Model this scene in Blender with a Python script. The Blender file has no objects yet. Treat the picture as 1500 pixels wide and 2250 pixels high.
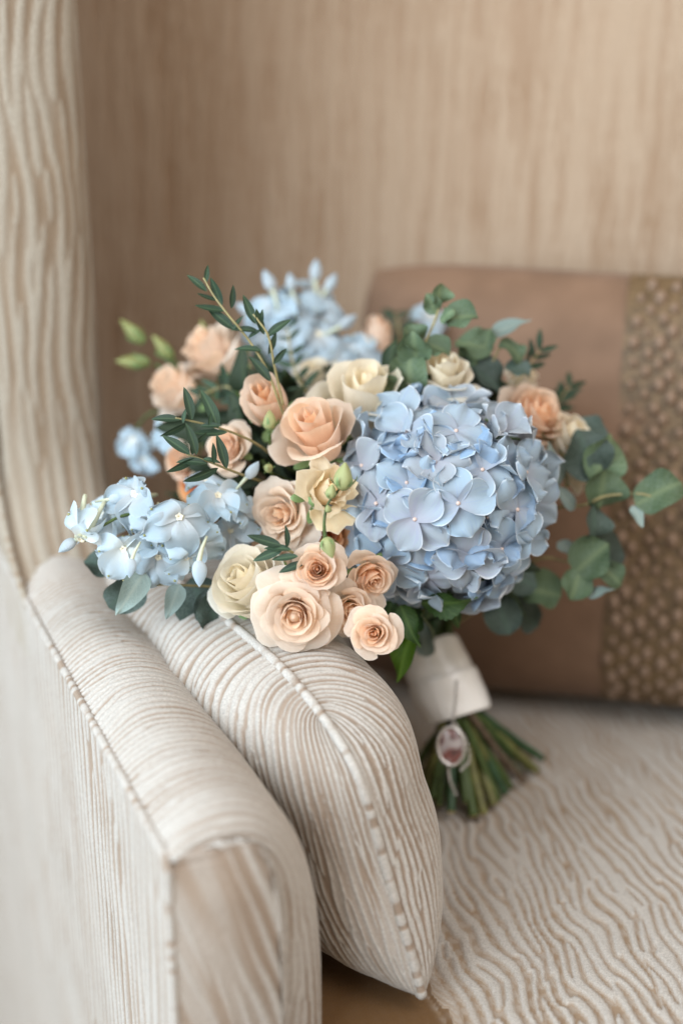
import bpy, math, random
import numpy as np
from mathutils import Vector, Matrix
R = math.radians
S = bpy.context.scene
COL = S.collection

# ------------------------------------------------------------------ camera, light, exposure
PITCH, HC, FPX = R(20), 0.565, 3125.0
cam_d = bpy.data.cameras.new('camera'); cam = bpy.data.objects.new('camera', cam_d); COL.objects.link(cam)
cam.location = (0, 0, HC); cam.rotation_euler = (R(90) - PITCH, 0, 0)
cam_d.sensor_fit = 'HORIZONTAL'; cam_d.sensor_width = 24; cam_d.lens = 50
cam_d.clip_start = 0.02; cam_d.clip_end = 50
cam_d.dof.use_dof = True; cam_d.dof.focus_distance = 0.882; cam_d.dof.aperture_fstop = 1.85
S.camera = cam
S.view_settings.view_transform = 'Standard'; S.view_settings.look = 'None'
S.view_settings.exposure = 0.46; S.view_settings.gamma = 1.0
w = bpy.data.worlds.new('World'); S.world = w; w.use_nodes = True
bg = w.node_tree.nodes['Background']; bg.inputs[0].default_value = (1.0, 0.83, 0.63, 1); bg.inputs[1].default_value = 0.43

def area(name, loc, target, size, energy, color):
    d = bpy.data.lights.new(name, 'AREA'); d.shape = 'RECTANGLE'; d.size = size[0]; d.size_y = size[1]
    d.energy = energy; d.color = color
    o = bpy.data.objects.new(name, d); COL.objects.link(o); o.location = loc
    o.rotation_euler = (Vector(target) - Vector(loc)).to_track_quat('-Z', 'Y').to_euler()
area('window_light', (-1.50, -0.60, 1.25), (0, 0.9, 0.15), (2.0, 1.9), 75, (0.76, 0.89, 1.0))
area('room_light', (0.85, -0.15, 2.0), (0.05, 0.95, 0.1), (1.5, 1.3), 22, (0.97, 0.97, 1.0))

area('panel_fill_light', (-1.7, 0.15, 0.45), (-0.2, 0.8, 0.0), (1.3, 1.0), 13, (0.60, 0.80, 1.0))  # added fill, not a second window: brightens and cools the outer arm panel

# ------------------------------------------------------------------ helpers
CP, SP = math.cos(PITCH), math.sin(PITCH)
def W(px, py, d):
    """point of the place seen at photograph position px, py, d metres along the view axis"""
    u, v = (px - 750) / FPX, (py - 1125) / FPX
    return Vector((u * d, d * (CP - v * SP), HC - d * (SP + v * CP)))
def seat_pt(px, py, z=0.0):
    v = (py - 1125) / FPX
    return W(px, py, (HC - z) / (SP + v * CP))
def cdir(x, y, z):
    """direction: x right, y up in view, z towards the camera"""
    return (Vector((1, 0, 0)) * x + Vector((0, SP, CP)) * y - Vector((0, CP, -SP)) * z).normalized()

class MB:
    def __init__(s): s.V = []; s.F = []; s.M = []; s.A = {}; s.n = 0
    def grid(s, P, mat=0, wrap=False, **at):
        P = np.asarray(P, dtype=float); N, M = P.shape[:2]
        idx = np.arange(N * M).reshape(N, M) + s.n
        if wrap: idx = np.concatenate([idx, idx[:, :1]], 1)
        q = np.stack([idx[:-1, :-1], idx[:-1, 1:], idx[1:, 1:], idx[1:, :-1]], -1).reshape(-1, 4)
        s.V.append(P.reshape(-1, 3)); s.F.append(q); s.M.append(np.full(len(q), mat))
        ua, us = np.meshgrid(np.linspace(-1, 1, N), np.linspace(0, 1, M), indexing='ij'); at.update(ua=ua, us=us)
        for k in ('tint', 'edge', 'ua', 'us'):
            a = at.get(k, 0.0); a = np.broadcast_to(np.asarray(a, dtype=float), (N, M)).reshape(-1)
            s.A.setdefault(k, []).append(a)
        s.n += N * M
    def mesh(s, name, mats):
        me = bpy.data.meshes.new(name)
        V = np.concatenate(s.V); F = np.concatenate(s.F); Mi = np.concatenate(s.M)
        me.vertices.add(len(V)); me.vertices.foreach_set('co', V.astype(np.float32).ravel())
        me.loops.add(F.size); me.loops.foreach_set('vertex_index', F.astype(np.int32).ravel())
        me.polygons.add(len(F)); me.polygons.foreach_set('loop_start', np.arange(0, F.size, 4, dtype=np.int32))
        for m in mats: me.materials.append(m)
        me.polygons.foreach_set('material_index', Mi.astype(np.int32))
        for k, a in s.A.items():
            at = me.attributes.new(k, 'FLOAT', 'POINT'); at.data.foreach_set('value', np.concatenate(a).astype(np.float32))
        me.update(calc_edges=True)
        me.polygons.foreach_set('use_smooth', np.ones(len(F), dtype=bool)); me.update()
        return me
def link(name, me, parent=None, mat=None):
    o = bpy.data.objects.new(name, me); COL.objects.link(o)
    if parent is not None: o.parent = parent
    if mat is not None: o.matrix_basis = mat
    return o
def thing(name, label, cat, loc=(0, 0, 0), group=None):
    o = bpy.data.objects.new(name, None); COL.objects.link(o); o.location = loc
    o['label'] = label; o['category'] = cat; o.empty_display_size = 0.02
    if group: o['group'] = group
    return o
def frame(axis, roll=0.0, loc=(0, 0, 0), sc=1.0):
    z = Vector(axis).normalized(); t = Vector((0, 0, 1)) if abs(z.z) < .93 else Vector((0, 1, 0))
    x = t.cross(z).normalized(); y = z.cross(x)
    m = Matrix((x, y, z)).transposed().to_4x4()
    return Matrix.Translation(loc) @ m @ Matrix.Rotation(roll, 4, 'Z') @ Matrix.Scale(sc, 4)
def ycol(direc, normal, loc, sc=1.0):
    """frame with local +Y along direc and local +Z near normal"""
    y = Vector(direc).normalized(); z = Vector(normal); z = (z - y * z.dot(y))
    if z.length < 1e-4: z = Vector((1, 0, 0)).cross(y)
    z.normalize(); x = y.cross(z)
    return Matrix.Translation(loc) @ Matrix((x, y, z)).transposed().to_4x4() @ Matrix.Scale(sc, 4)
def catmull(pts, n):
    P = np.array([list(p) for p in pts], float)
    if len(P) == 2: return P[0] + (P[1] - P[0]) * np.linspace(0, 1, n)[:, None]
    E = np.vstack([2 * P[0] - P[1], P, 2 * P[-1] - P[-2]])
    u = np.linspace(0, len(P) - 1 - 1e-6, n); k = u.astype(int); f = (u - k)[:, None]
    a, b, c, d = E[k], E[k + 1], E[k + 2], E[k + 3]
    return .5 * ((2 * b) + (c - a) * f + (2 * a - 5 * b + 4 * c - d) * f ** 2 + (3 * b - a - 3 * c + d) * f ** 3)
def tube(mb, path, rad, seg=8, mat=0, cap=True, tint=0.0):
    P = np.asarray(path, float); n = len(P); rad = np.broadcast_to(np.asarray(rad, float), (n,))
    T = np.gradient(P, axis=0); T /= np.linalg.norm(T, axis=1)[:, None] + 1e-12
    ref = np.array([.31, .17, .93]) if abs(T[0] @ np.array([.31, .17, .93])) < .9 else np.array([1., 0, 0])
    N = np.zeros_like(P); v = ref
    for i in range(n):
        v = v - T[i] * (v @ T[i]); v = v / (np.linalg.norm(v) + 1e-12); N[i] = v
    B = np.cross(T, N); th = np.linspace(0, 2 * math.pi, seg, endpoint=False)
    G = P[:, None] + rad[:, None, None] * (np.cos(th)[None, :, None] * N[:, None] + np.sin(th)[None, :, None] * B[:, None])
    tt = np.broadcast_to(np.asarray(tint, float).reshape(-1, 1) if np.ndim(tint) else float(tint), (n, seg))
    if cap:
        G = np.concatenate([np.repeat(P[:1, None], seg, 1), G, np.repeat(P[-1:, None], seg, 1)])
        tt = np.concatenate([tt[:1], tt, tt[-1:]])
    mb.grid(G, mat, wrap=True, tint=tt)
def snoise(x, y, seed, n=9, f=1.0):
    r = np.random.RandomState(seed); o = 0
    for _ in range(n):
        a = r.rand() * 6.283; k = f * (0.5 + 1.2 * r.rand())
        o = o + np.cos(k * (x * math.cos(a) + y * math.sin(a)) + r.rand() * 6.283)
    return o / math.sqrt(n / 2)
def smooth(a, b, x):
    t = np.clip((x - a) / (b - a), 0, 1); return t * t * (3 - 2 * t)

# ------------------------------------------------------------------ materials
def newmat(name):
    m = bpy.data.materials.new(name); m.use_nodes = True; nt = m.node_tree
    return m, nt, nt.nodes['Principled BSDF'], nt.nodes['Material Output']
def nd(nt, t, **kw):
    n = nt.nodes.new(t)
    for k, v in kw.items(): setattr(n, k, v)
    return n
def attr(nt, name):
    a = nd(nt, 'ShaderNodeAttribute'); a.attribute_name = name; return a.outputs['Fac']
def mixc(nt, fac, a, b, mode='MIX'):
    m = nd(nt, 'ShaderNodeMix', data_type='RGBA', blend_type=mode)
    if isinstance(fac, (int, float)): m.inputs[0].default_value = fac
    else: nt.links.new(fac, m.inputs[0])
    for i, c in ((6, a), (7, b)):
        if isinstance(c, tuple): m.inputs[i].default_value = (*c, 1) if len(c) == 3 else c
        else: nt.links.new(c, m.inputs[i])
    return m.outputs[2]
def noise(nt, scale, detail=3, rough=.5, vec=None, stretch=None):
    n = nd(nt, 'ShaderNodeTexNoise'); n.inputs['Scale'].default_value = scale
    n.inputs['Detail'].default_value = detail; n.inputs['Roughness'].default_value = rough
    tc = nd(nt, 'ShaderNodeTexCoord'); v = tc.outputs['Object'] if vec is None else vec
    if stretch:
        mp = nd(nt, 'ShaderNodeMapping'); mp.inputs['Scale'].default_value = stretch; nt.links.new(v, mp.inputs[0]); v = mp.outputs[0]
    nt.links.new(v, n.inputs['Vector']); return n.outputs['Fac']
def maprange(nt, v, a, b, c=0., d=1.):
    n = nd(nt, 'ShaderNodeMapRange'); n.inputs[1].default_value = a; n.inputs[2].default_value = b
    n.inputs[3].default_value = c; n.inputs[4].default_value = d; nt.links.new(v, n.inputs[0]); return n.outputs[0]
def bump(nt, p, h, dist, strength=1.0):
    b = nd(nt, 'ShaderNodeBump'); b.inputs['Strength'].default_value = strength; b.inputs['Distance'].default_value = dist
    nt.links.new(h, b.inputs['Height']); nt.links.new(b.outputs[0], p.inputs['Normal']); return b

def fabric(name, pile, groove, groove2, weave=900):
    m, nt, p, out = newmat(name)
    rib = attr(nt, 'tint')
    n1 = noise(nt, 14, 3); n2 = noise(nt, 1500, 2); n3 = noise(nt, 350, 2)
    g = mixc(nt, maprange(nt, n1, .35, .65), groove, groove2)
    wv = nd(nt, 'ShaderNodeTexWave'); wv.inputs['Scale'].default_value = weave; wv.bands_direction = 'Z'
    wv.inputs['Distortion'].default_value = .6
    tc = nd(nt, 'ShaderNodeTexCoord'); nt.links.new(tc.outputs['Object'], wv.inputs['Vector'])
    g = mixc(nt, maprange(nt, wv.outputs['Fac'], .2, .8, .0, .35), g, pile)
    if name == 'ribbed_velvet_seat': g = mixc(nt, maprange(nt, rib, .0, .10), (.12, .06, .02), g)  # dark brown for the shade painted into the seat crevice
    pl = mixc(nt, maprange(nt, noise(nt, 800, 3, .7), .35, .65), tuple(c * .80 for c in pile), tuple(min(1, c * 1.12) for c in pile))
    nt.links.new(mixc(nt, rib, g, pl), p.inputs['Base Color'])
    nt.links.new(maprange(nt, rib, 0, 1, .5, .95), p.inputs['Roughness'])
    p.inputs['Sheen Weight'].default_value = .10; p.inputs['Sheen Roughness'].default_value = .5
    p.inputs['Specular IOR Level'].default_value = .25
    ad = nd(nt, 'ShaderNodeMath', operation='ADD'); nt.links.new(n2, ad.inputs[0]); nt.links.new(n3, ad.inputs[1])
    bump(nt, p, ad.outputs[0], .0006, .6)
    return m
FAB = fabric('ribbed_velvet', (.445, .413, .375), (.185, .112, .06), (.25, .162, .10))
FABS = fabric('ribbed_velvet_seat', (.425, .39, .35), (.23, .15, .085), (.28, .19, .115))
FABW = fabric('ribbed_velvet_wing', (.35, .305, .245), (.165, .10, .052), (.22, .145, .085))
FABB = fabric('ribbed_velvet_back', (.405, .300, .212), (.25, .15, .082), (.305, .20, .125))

def petal(name, inner, outer, rimc=None, trans=.28, rough=.55, spots=None, vein=None):
    m, nt, p, out = newmat(name)
    t = attr(nt, 'tint'); e = attr(nt, 'edge')
    c = mixc(nt, maprange(nt, t, 0, 1), inner, outer)
    n = noise(nt, 60, 3)
    c = mixc(nt, maprange(nt, n, .3, .7, 0, .18), c, tuple(x * .8 for x in outer))
    cx = nd(nt, 'ShaderNodeCombineXYZ'); oi0 = nd(nt, 'ShaderNodeObjectInfo')
    for i_, (sn, k_) in enumerate((('ua', 7.), ('us', 1.6))):
        mm = nd(nt, 'ShaderNodeMath', operation='MULTIPLY'); nt.links.new(attr(nt, sn), mm.inputs[0]); mm.inputs[1].default_value = k_; nt.links.new(mm.outputs[0], cx.inputs[i_])
    mm = nd(nt, 'ShaderNodeMath', operation='MULTIPLY'); nt.links.new(oi0.outputs['Random'], mm.inputs[0]); mm.inputs[1].default_value = 50; nt.links.new(mm.outputs[0], cx.inputs[2])
    vv = noise(nt, 1.0, 4, .6, vec=cx.outputs[0])
    c = mixc(nt, maprange(nt, vv, .50, .72, 0, .45 if vein else .30), c, vein or tuple(x * .86 for x in inner))
    if rimc: c = mixc(nt, maprange(nt, e, .74, 1., 0, .75), c, rimc)
    oi = nd(nt, 'ShaderNodeObjectInfo'); hs = nd(nt, 'ShaderNodeHueSaturation')
    nt.links.new(maprange(nt, oi.outputs['Random'], 0, 1, .9, 1.08), hs.inputs['Value'])
    nt.links.new(maprange(nt, oi.outputs['Random'], 0, 1, .85, 1.12), hs.inputs['Saturation'])
    nt.links.new(c, hs.inputs['Color']); c = hs.outputs[0]
    nt.links.new(c, p.inputs['Base Color']); p.inputs['Roughness'].default_value = rough
    p.inputs['Specular IOR Level'].default_value = .3; p.inputs['Sheen Weight'].default_value = .12
    ad = nd(nt, 'ShaderNodeMath', operation='ADD'); nt.links.new(noise(nt, 260, 3), ad.inputs[0]); nt.links.new(vv, ad.inputs[1])
    bump(nt, p, ad.outputs[0], .0009, .55)
    tr = nd(nt, 'ShaderNodeBsdfTranslucent'); nt.links.new(c, tr.inputs[0])
    mx = nd(nt, 'ShaderNodeMixShader'); mx.inputs[0].default_value = trans
    nt.links.new(p.outputs[0], mx.inputs[1]); nt.links.new(tr.outputs[0], mx.inputs[2]); nt.links.new(mx.outputs[0], out.inputs[0])
    return m
PEACH = petal('peach_petal', (1.0, .69, .45), (.99, .80, .64), (.99, .84, .71), trans=.5)
DEEP = petal('deep_peach_petal', (.92, .33, .09), (.94, .50, .26), (.92, .6, .40), trans=.40)
BLUSH = petal('blush_petal', (.99, .75, .54), (.99, .84, .70), (.99, .89, .80), trans=.5)
CREAM = petal('cream_petal', (.99, .88, .66), (.99, .92, .78), (.99, .95, .87), trans=.46)
LISI = petal('lisianthus_petal', (.95, .72, .38), (.98, .83, .58), (.98, .90, .74), trans=.42)
HYD = petal('hydrangea_petal', (.45, .49, .565), (.43, .535, .62), (.86, .90, .94), trans=.28, vein=(.34, .44, .66))
HYD2 = petal('hydrangea_petal_lilac', (.48, .49, .56), (.475, .54, .60), (.88, .90, .92), trans=.28, vein=(.42, .43, .60))
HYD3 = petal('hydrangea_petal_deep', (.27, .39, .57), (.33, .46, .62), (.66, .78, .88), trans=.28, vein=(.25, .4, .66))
DEL = petal('delphinium_petal', (.72, .76, .78), (.50, .63, .72), (.80, .86, .89), trans=.34)
DELW = petal('delphinium_petal_pale', (.74, .78, .76), (.60, .72, .80), (.80, .86, .88), trans=.3)
def plain(name, col, rough=.5, metal=0., var=.25, scale=80, sheen=0., trans=0., bumpd=.0003, spec=.4):
    m, nt, p, out = newmat(name)
    n = noise(nt, scale, 3)
    c = mixc(nt, maprange(nt, n, .3, .7), tuple(x * (1 - var) for x in col), tuple(min(1, x * (1 + var)) for x in col))
    nt.links.new(c, p.inputs['Base Color']); p.inputs['Roughness'].default_value = rough; p.inputs['Metallic'].default_value = metal
    p.inputs['Sheen Weight'].default_value = sheen; p.inputs['Specular IOR Level'].default_value = spec
    if bumpd: bump(nt, p, noise(nt, scale * 4, 2), bumpd, .5)
    return m
def leafmat(name, col, rib, rough=.45, back=None, trans=.18, bloom=.0):
    m, nt, p, out = newmat(name)
    t = attr(nt, 'tint')                         # 1 on the midrib and side veins
    n = noise(nt, 90, 4)
    c = mixc(nt, maprange(nt, n, .3, .7), tuple(x * .72 for x in col), tuple(x * 1.28 for x in col))
    if bloom: c = mixc(nt, maprange(nt, noise(nt, 45, 3), .45, .65, 0, bloom), c, (.36, .44, .42))
    ab = nd(nt, 'ShaderNodeMath', operation='ABSOLUTE'); nt.links.new(attr(nt, 'ua'), ab.inputs[0])
    m1 = nd(nt, 'ShaderNodeMath', operation='MULTIPLY_ADD'); nt.links.new(ab.outputs[0], m1.inputs[0]); m1.inputs[1].default_value = -16; 
    m2 = nd(nt, 'ShaderNodeMath', operation='MULTIPLY'); nt.links.new(attr(nt, 'us'), m2.inputs[0]); m2.inputs[1].default_value = 46; nt.links.new(m2.outputs[0], m1.inputs[2])
    m3 = nd(nt, 'ShaderNodeMath', operation='SINE'); nt.links.new(m1.outputs[0], m3.inputs[0])
    c = mixc(nt, maprange(nt, m3.outputs[0], .75, 1., 0, .35), c, rib)
    c = mixc(nt, t, c, rib)
    if back:
        g = nd(nt, 'ShaderNodeNewGeometry'); c = mixc(nt, g.outputs['Backfacing'], c, back)
    oi = nd(nt, 'ShaderNodeObjectInfo'); hs = nd(nt, 'ShaderNodeHueSaturation')
    nt.links.new(maprange(nt, oi.outputs['Random'], 0, 1, .78, 1.2), hs.inputs['Value']); nt.links.new(c, hs.inputs['Color']); c = hs.outputs[0]
    nt.links.new(c, p.inputs['Base Color']); p.inputs['Roughness'].default_value = rough; p.inputs['Specular IOR Level'].default_value = .35
    bump(nt, p, noise(nt, 300, 3), .0004, .5)
    tr = nd(nt, 'ShaderNodeBsdfTranslucent'); nt.links.new(c, tr.inputs[0])
    mx = nd(nt, 'ShaderNodeMixShader'); mx.inputs[0].default_value = trans
    nt.links.new(p.outputs[0], mx.inputs[1]); nt.links.new(tr.outputs[0], mx.inputs[2]); nt.links.new(mx.outputs[0], out.inputs[0])
    return m
SPRIG = leafmat('narrow_leaf', (.022, .048, .026), (.07, .12, .06), .5, back=(.15, .22, .22), trans=.1)
EUC = leafmat('eucalyptus_leaf', (.082, .135, .058), (.19, .25, .13), .5, back=(.13, .20, .13), bloom=.32)
EUCP = leafmat('pale_eucalyptus_leaf', (.22, .29, .27), (.30, .36, .32), .6, back=(.25, .33, .33))
EUCD = leafmat('dark_eucalyptus_leaf', (.042, .068, .052), (.08, .13, .1), .5, back=(.07, .11, .1), bloom=.3)
GREEN = leafmat('rose_leaf', (.028, .066, .014), (.09, .16, .04), .38, back=(.07, .13, .04))
LIME = leafmat('lime_leaf', (.075, .16, .012), (.16, .3, .04), .4, trans=.3)
STEMG = plain('green_stem', (.05, .08, .018), .5, scale=120)
STEMY = plain('yellow_green_stem', (.12, .12, .035), .5, scale=120)
STEMD = plain('dark_green_stem', (.025, .065, .025), .4, scale=120)
STEMB = plain('brown_stem', (.10, .07, .045), .6, scale=120)
TWIG = plain('twig', (.26, .22, .10), .55, scale=150)
BUD = plain('pale_green_bud', (.30, .32, .14), .5, var=.15, scale=60)
SEPAL = plain('sepal_green', (.17, .26, .10), .5, scale=100)
BEE = plain('cream_flower_eye', (.78, .72, .56), .6, var=.2, scale=300)
SPOT = plain('olive_spot', (.28, .28, .12), .6, var=.2, scale=300)
BEAD = plain('floret_bead', (.62, .48, .42), .5, var=.1, scale=300)
CUT = plain('cut_stem_end', (.45, .38, .20), .7, scale=200)

# ------------------------------------------------------------------ ribbed upholstery
def stripes(s, t, pitch, seed, spread, K=26, kvar=.12):
    r = np.random.RandomState(seed); c = 0; q = 0
    for _ in range(K):
        th = r.randn() * spread; k = 2 * math.pi / pitch * (1 + r.randn() * kvar)
        ph = k * (s * math.cos(th) + t * math.sin(th)) + r.rand() * 6.283
        c = c + np.cos(ph); q = q + np.sin(ph)
    return c / (np.sqrt(c * c + q * q) + .35)
def ribs(s, t, pitch=.0095, seed=1, spread=.05, cover=0.15, meander=.002, mf=60, rag=.25, K=26, kvar=.16, soft=.42, gate=1.0, bare=0., both=False):
    s2 = s + meander * snoise(s, t, seed + 5, 7, mf)
    f = stripes(s2, t, pitch, seed, spread, K, kvar)
    f = f + rag * .5 * snoise(s, t, seed + 9, 8, 1500) * .5 + .22 * snoise(s, t * .5, seed + 3, 8, 90)
    h = smooth(-.15 - soft, -.15 + soft, f + cover - .15)
    g = np.clip(.72 + .42 * snoise(s, t * .12, seed + 21, 9, 260) + .25 * snoise(s, t * .4, seed + 23, 7, 40), .18, 1.25)
    g = 1 + (g - 1) * gate
    c = np.clip(1 - (1 - h) * g, .12, 1) * (1 - bare)
    return (h * (1 - bare), c) if both else c
def normals(P):
    du = np.gradient(P, axis=0); dv = np.gradient(P, axis=1); n = np.cross(du, dv)
    return n / (np.linalg.norm(n, axis=-1, keepdims=True) + 1e-12)
def fabric_part(name, P, s, t, parent, flip=False, disp=.0015, mat=None, **kw):
    h0, h = ribs(s, t, both=True, **kw); n = normals(P) * (-1 if flip else 1)
    Q = P + n * ((.75 * h0 + .25 * h)[..., None] * disp)
    mb = MB(); mb.grid(Q, tint=h); return link(name, mb.mesh(name, [mat or FAB]), parent)
def arc(P):  # cumulated arc length along axis 0
    d = np.linalg.norm(np.diff(P, axis=0), axis=-1); return np.concatenate([np.zeros((1,) + d.shape[1:]), np.cumsum(d, 0)])

chair = thing('armchair', 'cream armchair in ribbed velvet with a rounded arm at left and tall plain back', 'armchair')

AA = R(23); E = np.array([-math.sin(AA), math.cos(AA), 0]); NN = np.array([math.cos(AA), math.sin(AA), 0]); Z = np.array([0, 0, 1.])
A0 = np.array([-.0885, .619, 0.])
prof = catmull([(0, -.25, 0), (0, .02, 0), (0, .10, 0), (.0, .145, 0), (.004, .156, 0), (.022, .167, 0), (.042, .166, 0), (.060, .154, 0), (.074, .132, 0), (.083, .10, 0), (.087, .06, 0), (.088, 0, 0), (.088, -.25, 0)], 3000) * np.array([1.07, 1, 1])
L_ = np.concatenate([[0], np.cumsum(np.linalg.norm(np.diff(prof, axis=0), axis=1))])
def prof_at(l): return np.stack([np.interp(l, L_, prof[:, 0]), np.interp(l, L_, prof[:, 1])], -1)
LSEAM = float(np.interp(.150, prof[:int(3000 * .3), 1], L_[:int(3000 * .3)]))
def arm_surface(l, q):
    """l: arc length over the profile; q: arc length from the back (0) to the front edge and in over the front face"""
    pz = prof_at(l); dn = np.gradient(pz, axis=0) if pz.ndim == 2 else None
    eps = .002; a = prof_at(np.clip(l + eps, 0, L_[-1])) - prof_at(np.clip(l - eps, 0, L_[-1]))
    a = a / (np.linalg.norm(a, axis=-1, keepdims=True) + 1e-9)
    up = np.clip(a[..., 0], 0, 1)                                    # how far the surface faces up
    inner = smooth(LSEAM + .01, LSEAM + .10, l)
    r = .004 + .012 * smooth(LSEAM, LSEAM + .03, l) + .018 * inner
    Lb = .53 - r; th = np.clip((q - Lb) / r, 0, math.pi / 2)
    tpos = .53 - np.minimum(q, Lb) - r * np.sin(th)                  # distance from front
    delta = r * (1 - np.cos(th)) + np.clip(q - Lb - r * math.pi / 2, 0, None)
    nc = .047; sc = np.clip(1 - delta / .044, 0, 1)
    n = nc + (pz[..., 0] - nc) * sc; z = pz[..., 1] - delta * up * .75
    bulge = -.008 * np.sin(np.clip(1 - sc, 0, 1) * math.pi / 2) * (th > 1.5)
    return A0 + n[..., None] * NN + z[..., None] * Z + (tpos + bulge)[..., None] * E
dl = .00105
l1, q1 = np.meshgrid(np.arange(LSEAM - 1.0, LSEAM + .002, .0035), np.arange(-.42, .53, dl), indexing='ij')
# outer side panel (flat, its ribs upright)
P = A0 + (0.0 * l1)[..., None] * NN + (.150 - (LSEAM - l1))[..., None] * Z + (.53 - q1)[..., None] * E
fabric_part('outer_arm_panel', P, q1, l1, chair, flip=True, seed=11, pitch=.0118, spread=.035, cover=-.05, gate=.4, soft=.30, meander=.0014, disp=.0013)
# top, inner side and rounded front
l2, q2 = np.meshgrid(np.arange(LSEAM, LSEAM + .40, dl), np.linspace(0, 1, 530), indexing='ij')
r2 = .004 + .012 * smooth(LSEAM, LSEAM + .03, l2) + .018 * smooth(LSEAM + .01, LSEAM + .10, l2)
q2 = q2 * (.53 - r2 + r2 * math.pi / 2)
P = arm_surface(l2, q2)
fabric_part('arm_pad', P, q2, l2, chair, flip=True, seed=23, pitch=.0060, spread=.065, gate=.8, soft=.34, cover=.34, meander=.0014, disp=.0011)
# front face of the arm, closing the outline the pad leaves
edge = P[:, -1]; nE = (edge - A0) @ NN; zE = edge[:, 2]; tE = (edge - A0) @ E
ww = np.linspace(0, 1, 90)[None, :]
zl = np.minimum(zE, .146)[:, None]; n_ = -.0006 + (nE[:, None] + .0006) * ww; z3 = zl + (zE[:, None] - zl) * ww
bul = -.006 * np.sin(ww * math.pi) * smooth(0, .05, (zE[:, None] + 1) * 0 + np.abs(zE[:, None] - .16) + .01)
t3 = .0005 + tE[:, None] * ww + bul
P = A0 + n_[..., None] * NN + z3[..., None] * Z + t3[..., None] * E
hcov = smooth(.012, .085, n_)
fabric_part('front_arm_panel', P, n_ * .93 + .30 * z3 - .0, z3, chair, seed=29, pitch=.0088, spread=.05, cover=-1.1 + 1.7 * hcov, gate=.6, meander=.002, mf=40, disp=.0009, soft=.9)

def piping(name, path, parent, r=.0027, pitch=.0085, seed=3, n=None, mat=None):
    path = np.asarray(path); Lc = np.concatenate([[0], np.cumsum(np.linalg.norm(np.diff(path, axis=0), axis=1))])
    n = n or int(Lc[-1] / .0009); u = np.linspace(0, Lc[-1], n)
    Q = np.stack([np.interp(u, Lc, path[:, k]) for k in range(3)], -1)
    h = ribs(u, u * 0 + .1, pitch=pitch * 1.25, seed=seed, spread=.2, cover=.5, kvar=.4)
    mb = MB(); tube(mb, Q, r * (.90 + .14 * h), 12, tint=h); return link(name, mb.mesh(name, [mat or FAB]), parent)
seam = [A0 + (.53 - q) * E + .1525 * Z - .0006 * NN for q in np.linspace(0, .525, 60)]
seam += [A0 + .001 * E + .0003 * NN + Z * z for z in np.linspace(.146, -.06, 30)]
piping('piping', catmull(seam, 900), chair, seed=4)

# wing above the arm
wz = np.arange(.10, .80, .0022)
wc = catmull([(0, .95, 0), (0, .60, 0), (0, .47, 0), (.004, .452, 0), (.015, .445, 0), (.038, .442, 0), (.060, .445, 0), (.072, .455, 0), (.077, .475, 0), (.079, .55, 0), (.079, .95, 0)], 2500) * np.array([1.14, 1, 1])
Lw = np.concatenate([[0], np.cumsum(np.linalg.norm(np.diff(wc, axis=0), axis=1))])
lw = np.arange(0, Lw[-1], .0022); wn = np.interp(lw, Lw, wc[:, 0]); wt = np.interp(lw, Lw, wc[:, 1])
G1, G2 = np.meshgrid(lw, wz, indexing='ij')
wfl = .10 * np.exp(-np.clip(wz - .150, 0, None) / .028)
P = A0 + wn[:, None, None] * NN + (wt[:, None] - wfl[None] * smooth(.62, .46, wt)[:, None])[..., None] * E + G2[..., None] * Z
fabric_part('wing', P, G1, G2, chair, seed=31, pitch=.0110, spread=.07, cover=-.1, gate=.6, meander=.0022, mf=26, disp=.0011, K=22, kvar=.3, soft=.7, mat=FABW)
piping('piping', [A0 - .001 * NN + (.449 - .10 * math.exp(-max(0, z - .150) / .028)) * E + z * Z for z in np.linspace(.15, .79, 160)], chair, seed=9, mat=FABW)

# backrest
BA = R(12); BU = np.array([math.cos(BA), -math.sin(BA), 0]); BN = np.array([-math.sin(BA), -math.cos(BA), 0])
bu, bz = np.meshgrid(np.arange(-.62, .62, .0026), np.arange(-.02, .86, .0026), indexing='ij')
P = np.array([.2, 1.235, 0]) + bu[..., None] * BU + bz[..., None] * (Z + np.array([0, .10, 0])) + BN * (.012 * np.cos(bu * 2.5) * np.sin(np.clip(bz / .86, 0, 1) * 3.14))[..., None]
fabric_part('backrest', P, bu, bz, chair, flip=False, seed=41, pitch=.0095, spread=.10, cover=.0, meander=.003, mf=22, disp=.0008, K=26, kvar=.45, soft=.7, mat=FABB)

# unseen far arm and wing of the chair, added to block light at right
def side_block(name, x0, y0, x1, y1, wd, z0, z1, seed, mat):
    d = np.array([x1 - x0, y1 - y0, 0.]); L = np.linalg.norm(d); d /= L; nn = np.array([d[1], -d[0], 0.])
    v = np.linspace(0, 2 * math.pi, 160, endpoint=True); c, q = np.cos(v), np.sin(v)
    k = (np.abs(c) ** 6 + np.abs(q) ** 6) ** (-1 / 6); a, b = c * k, q * k
    u = np.linspace(0, 1, 80); sc = np.sqrt(np.clip(1 - np.clip((u - .9) / .1, 0, 1) ** 2, 0, 1)) * .25 + .75; sc[-1] = 0
    P = np.array([x0, y0, 0.]) + ((a * .5)[:, None] * sc * L + L / 2)[..., None] * d + ((b * .5)[:, None] * sc * wd + wd / 2)[..., None] * nn + (z0 + u * (z1 - z0))[None, :, None] * Z
    fabric_part(name, P, np.broadcast_to(v[:, None] * .2, (160, 80)), np.broadcast_to(u[None] * (z1 - z0), (160, 80)), chair, seed=seed, pitch=.012, disp=.001, mat=mat)
side_block('arm_pad', .50, .62, .40, 1.12, .095, -.25, .165, 91, FAB)
side_block('wing', .42, 1.04, .36, 1.30, .085, .10, .82, 92, FABW)

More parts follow.
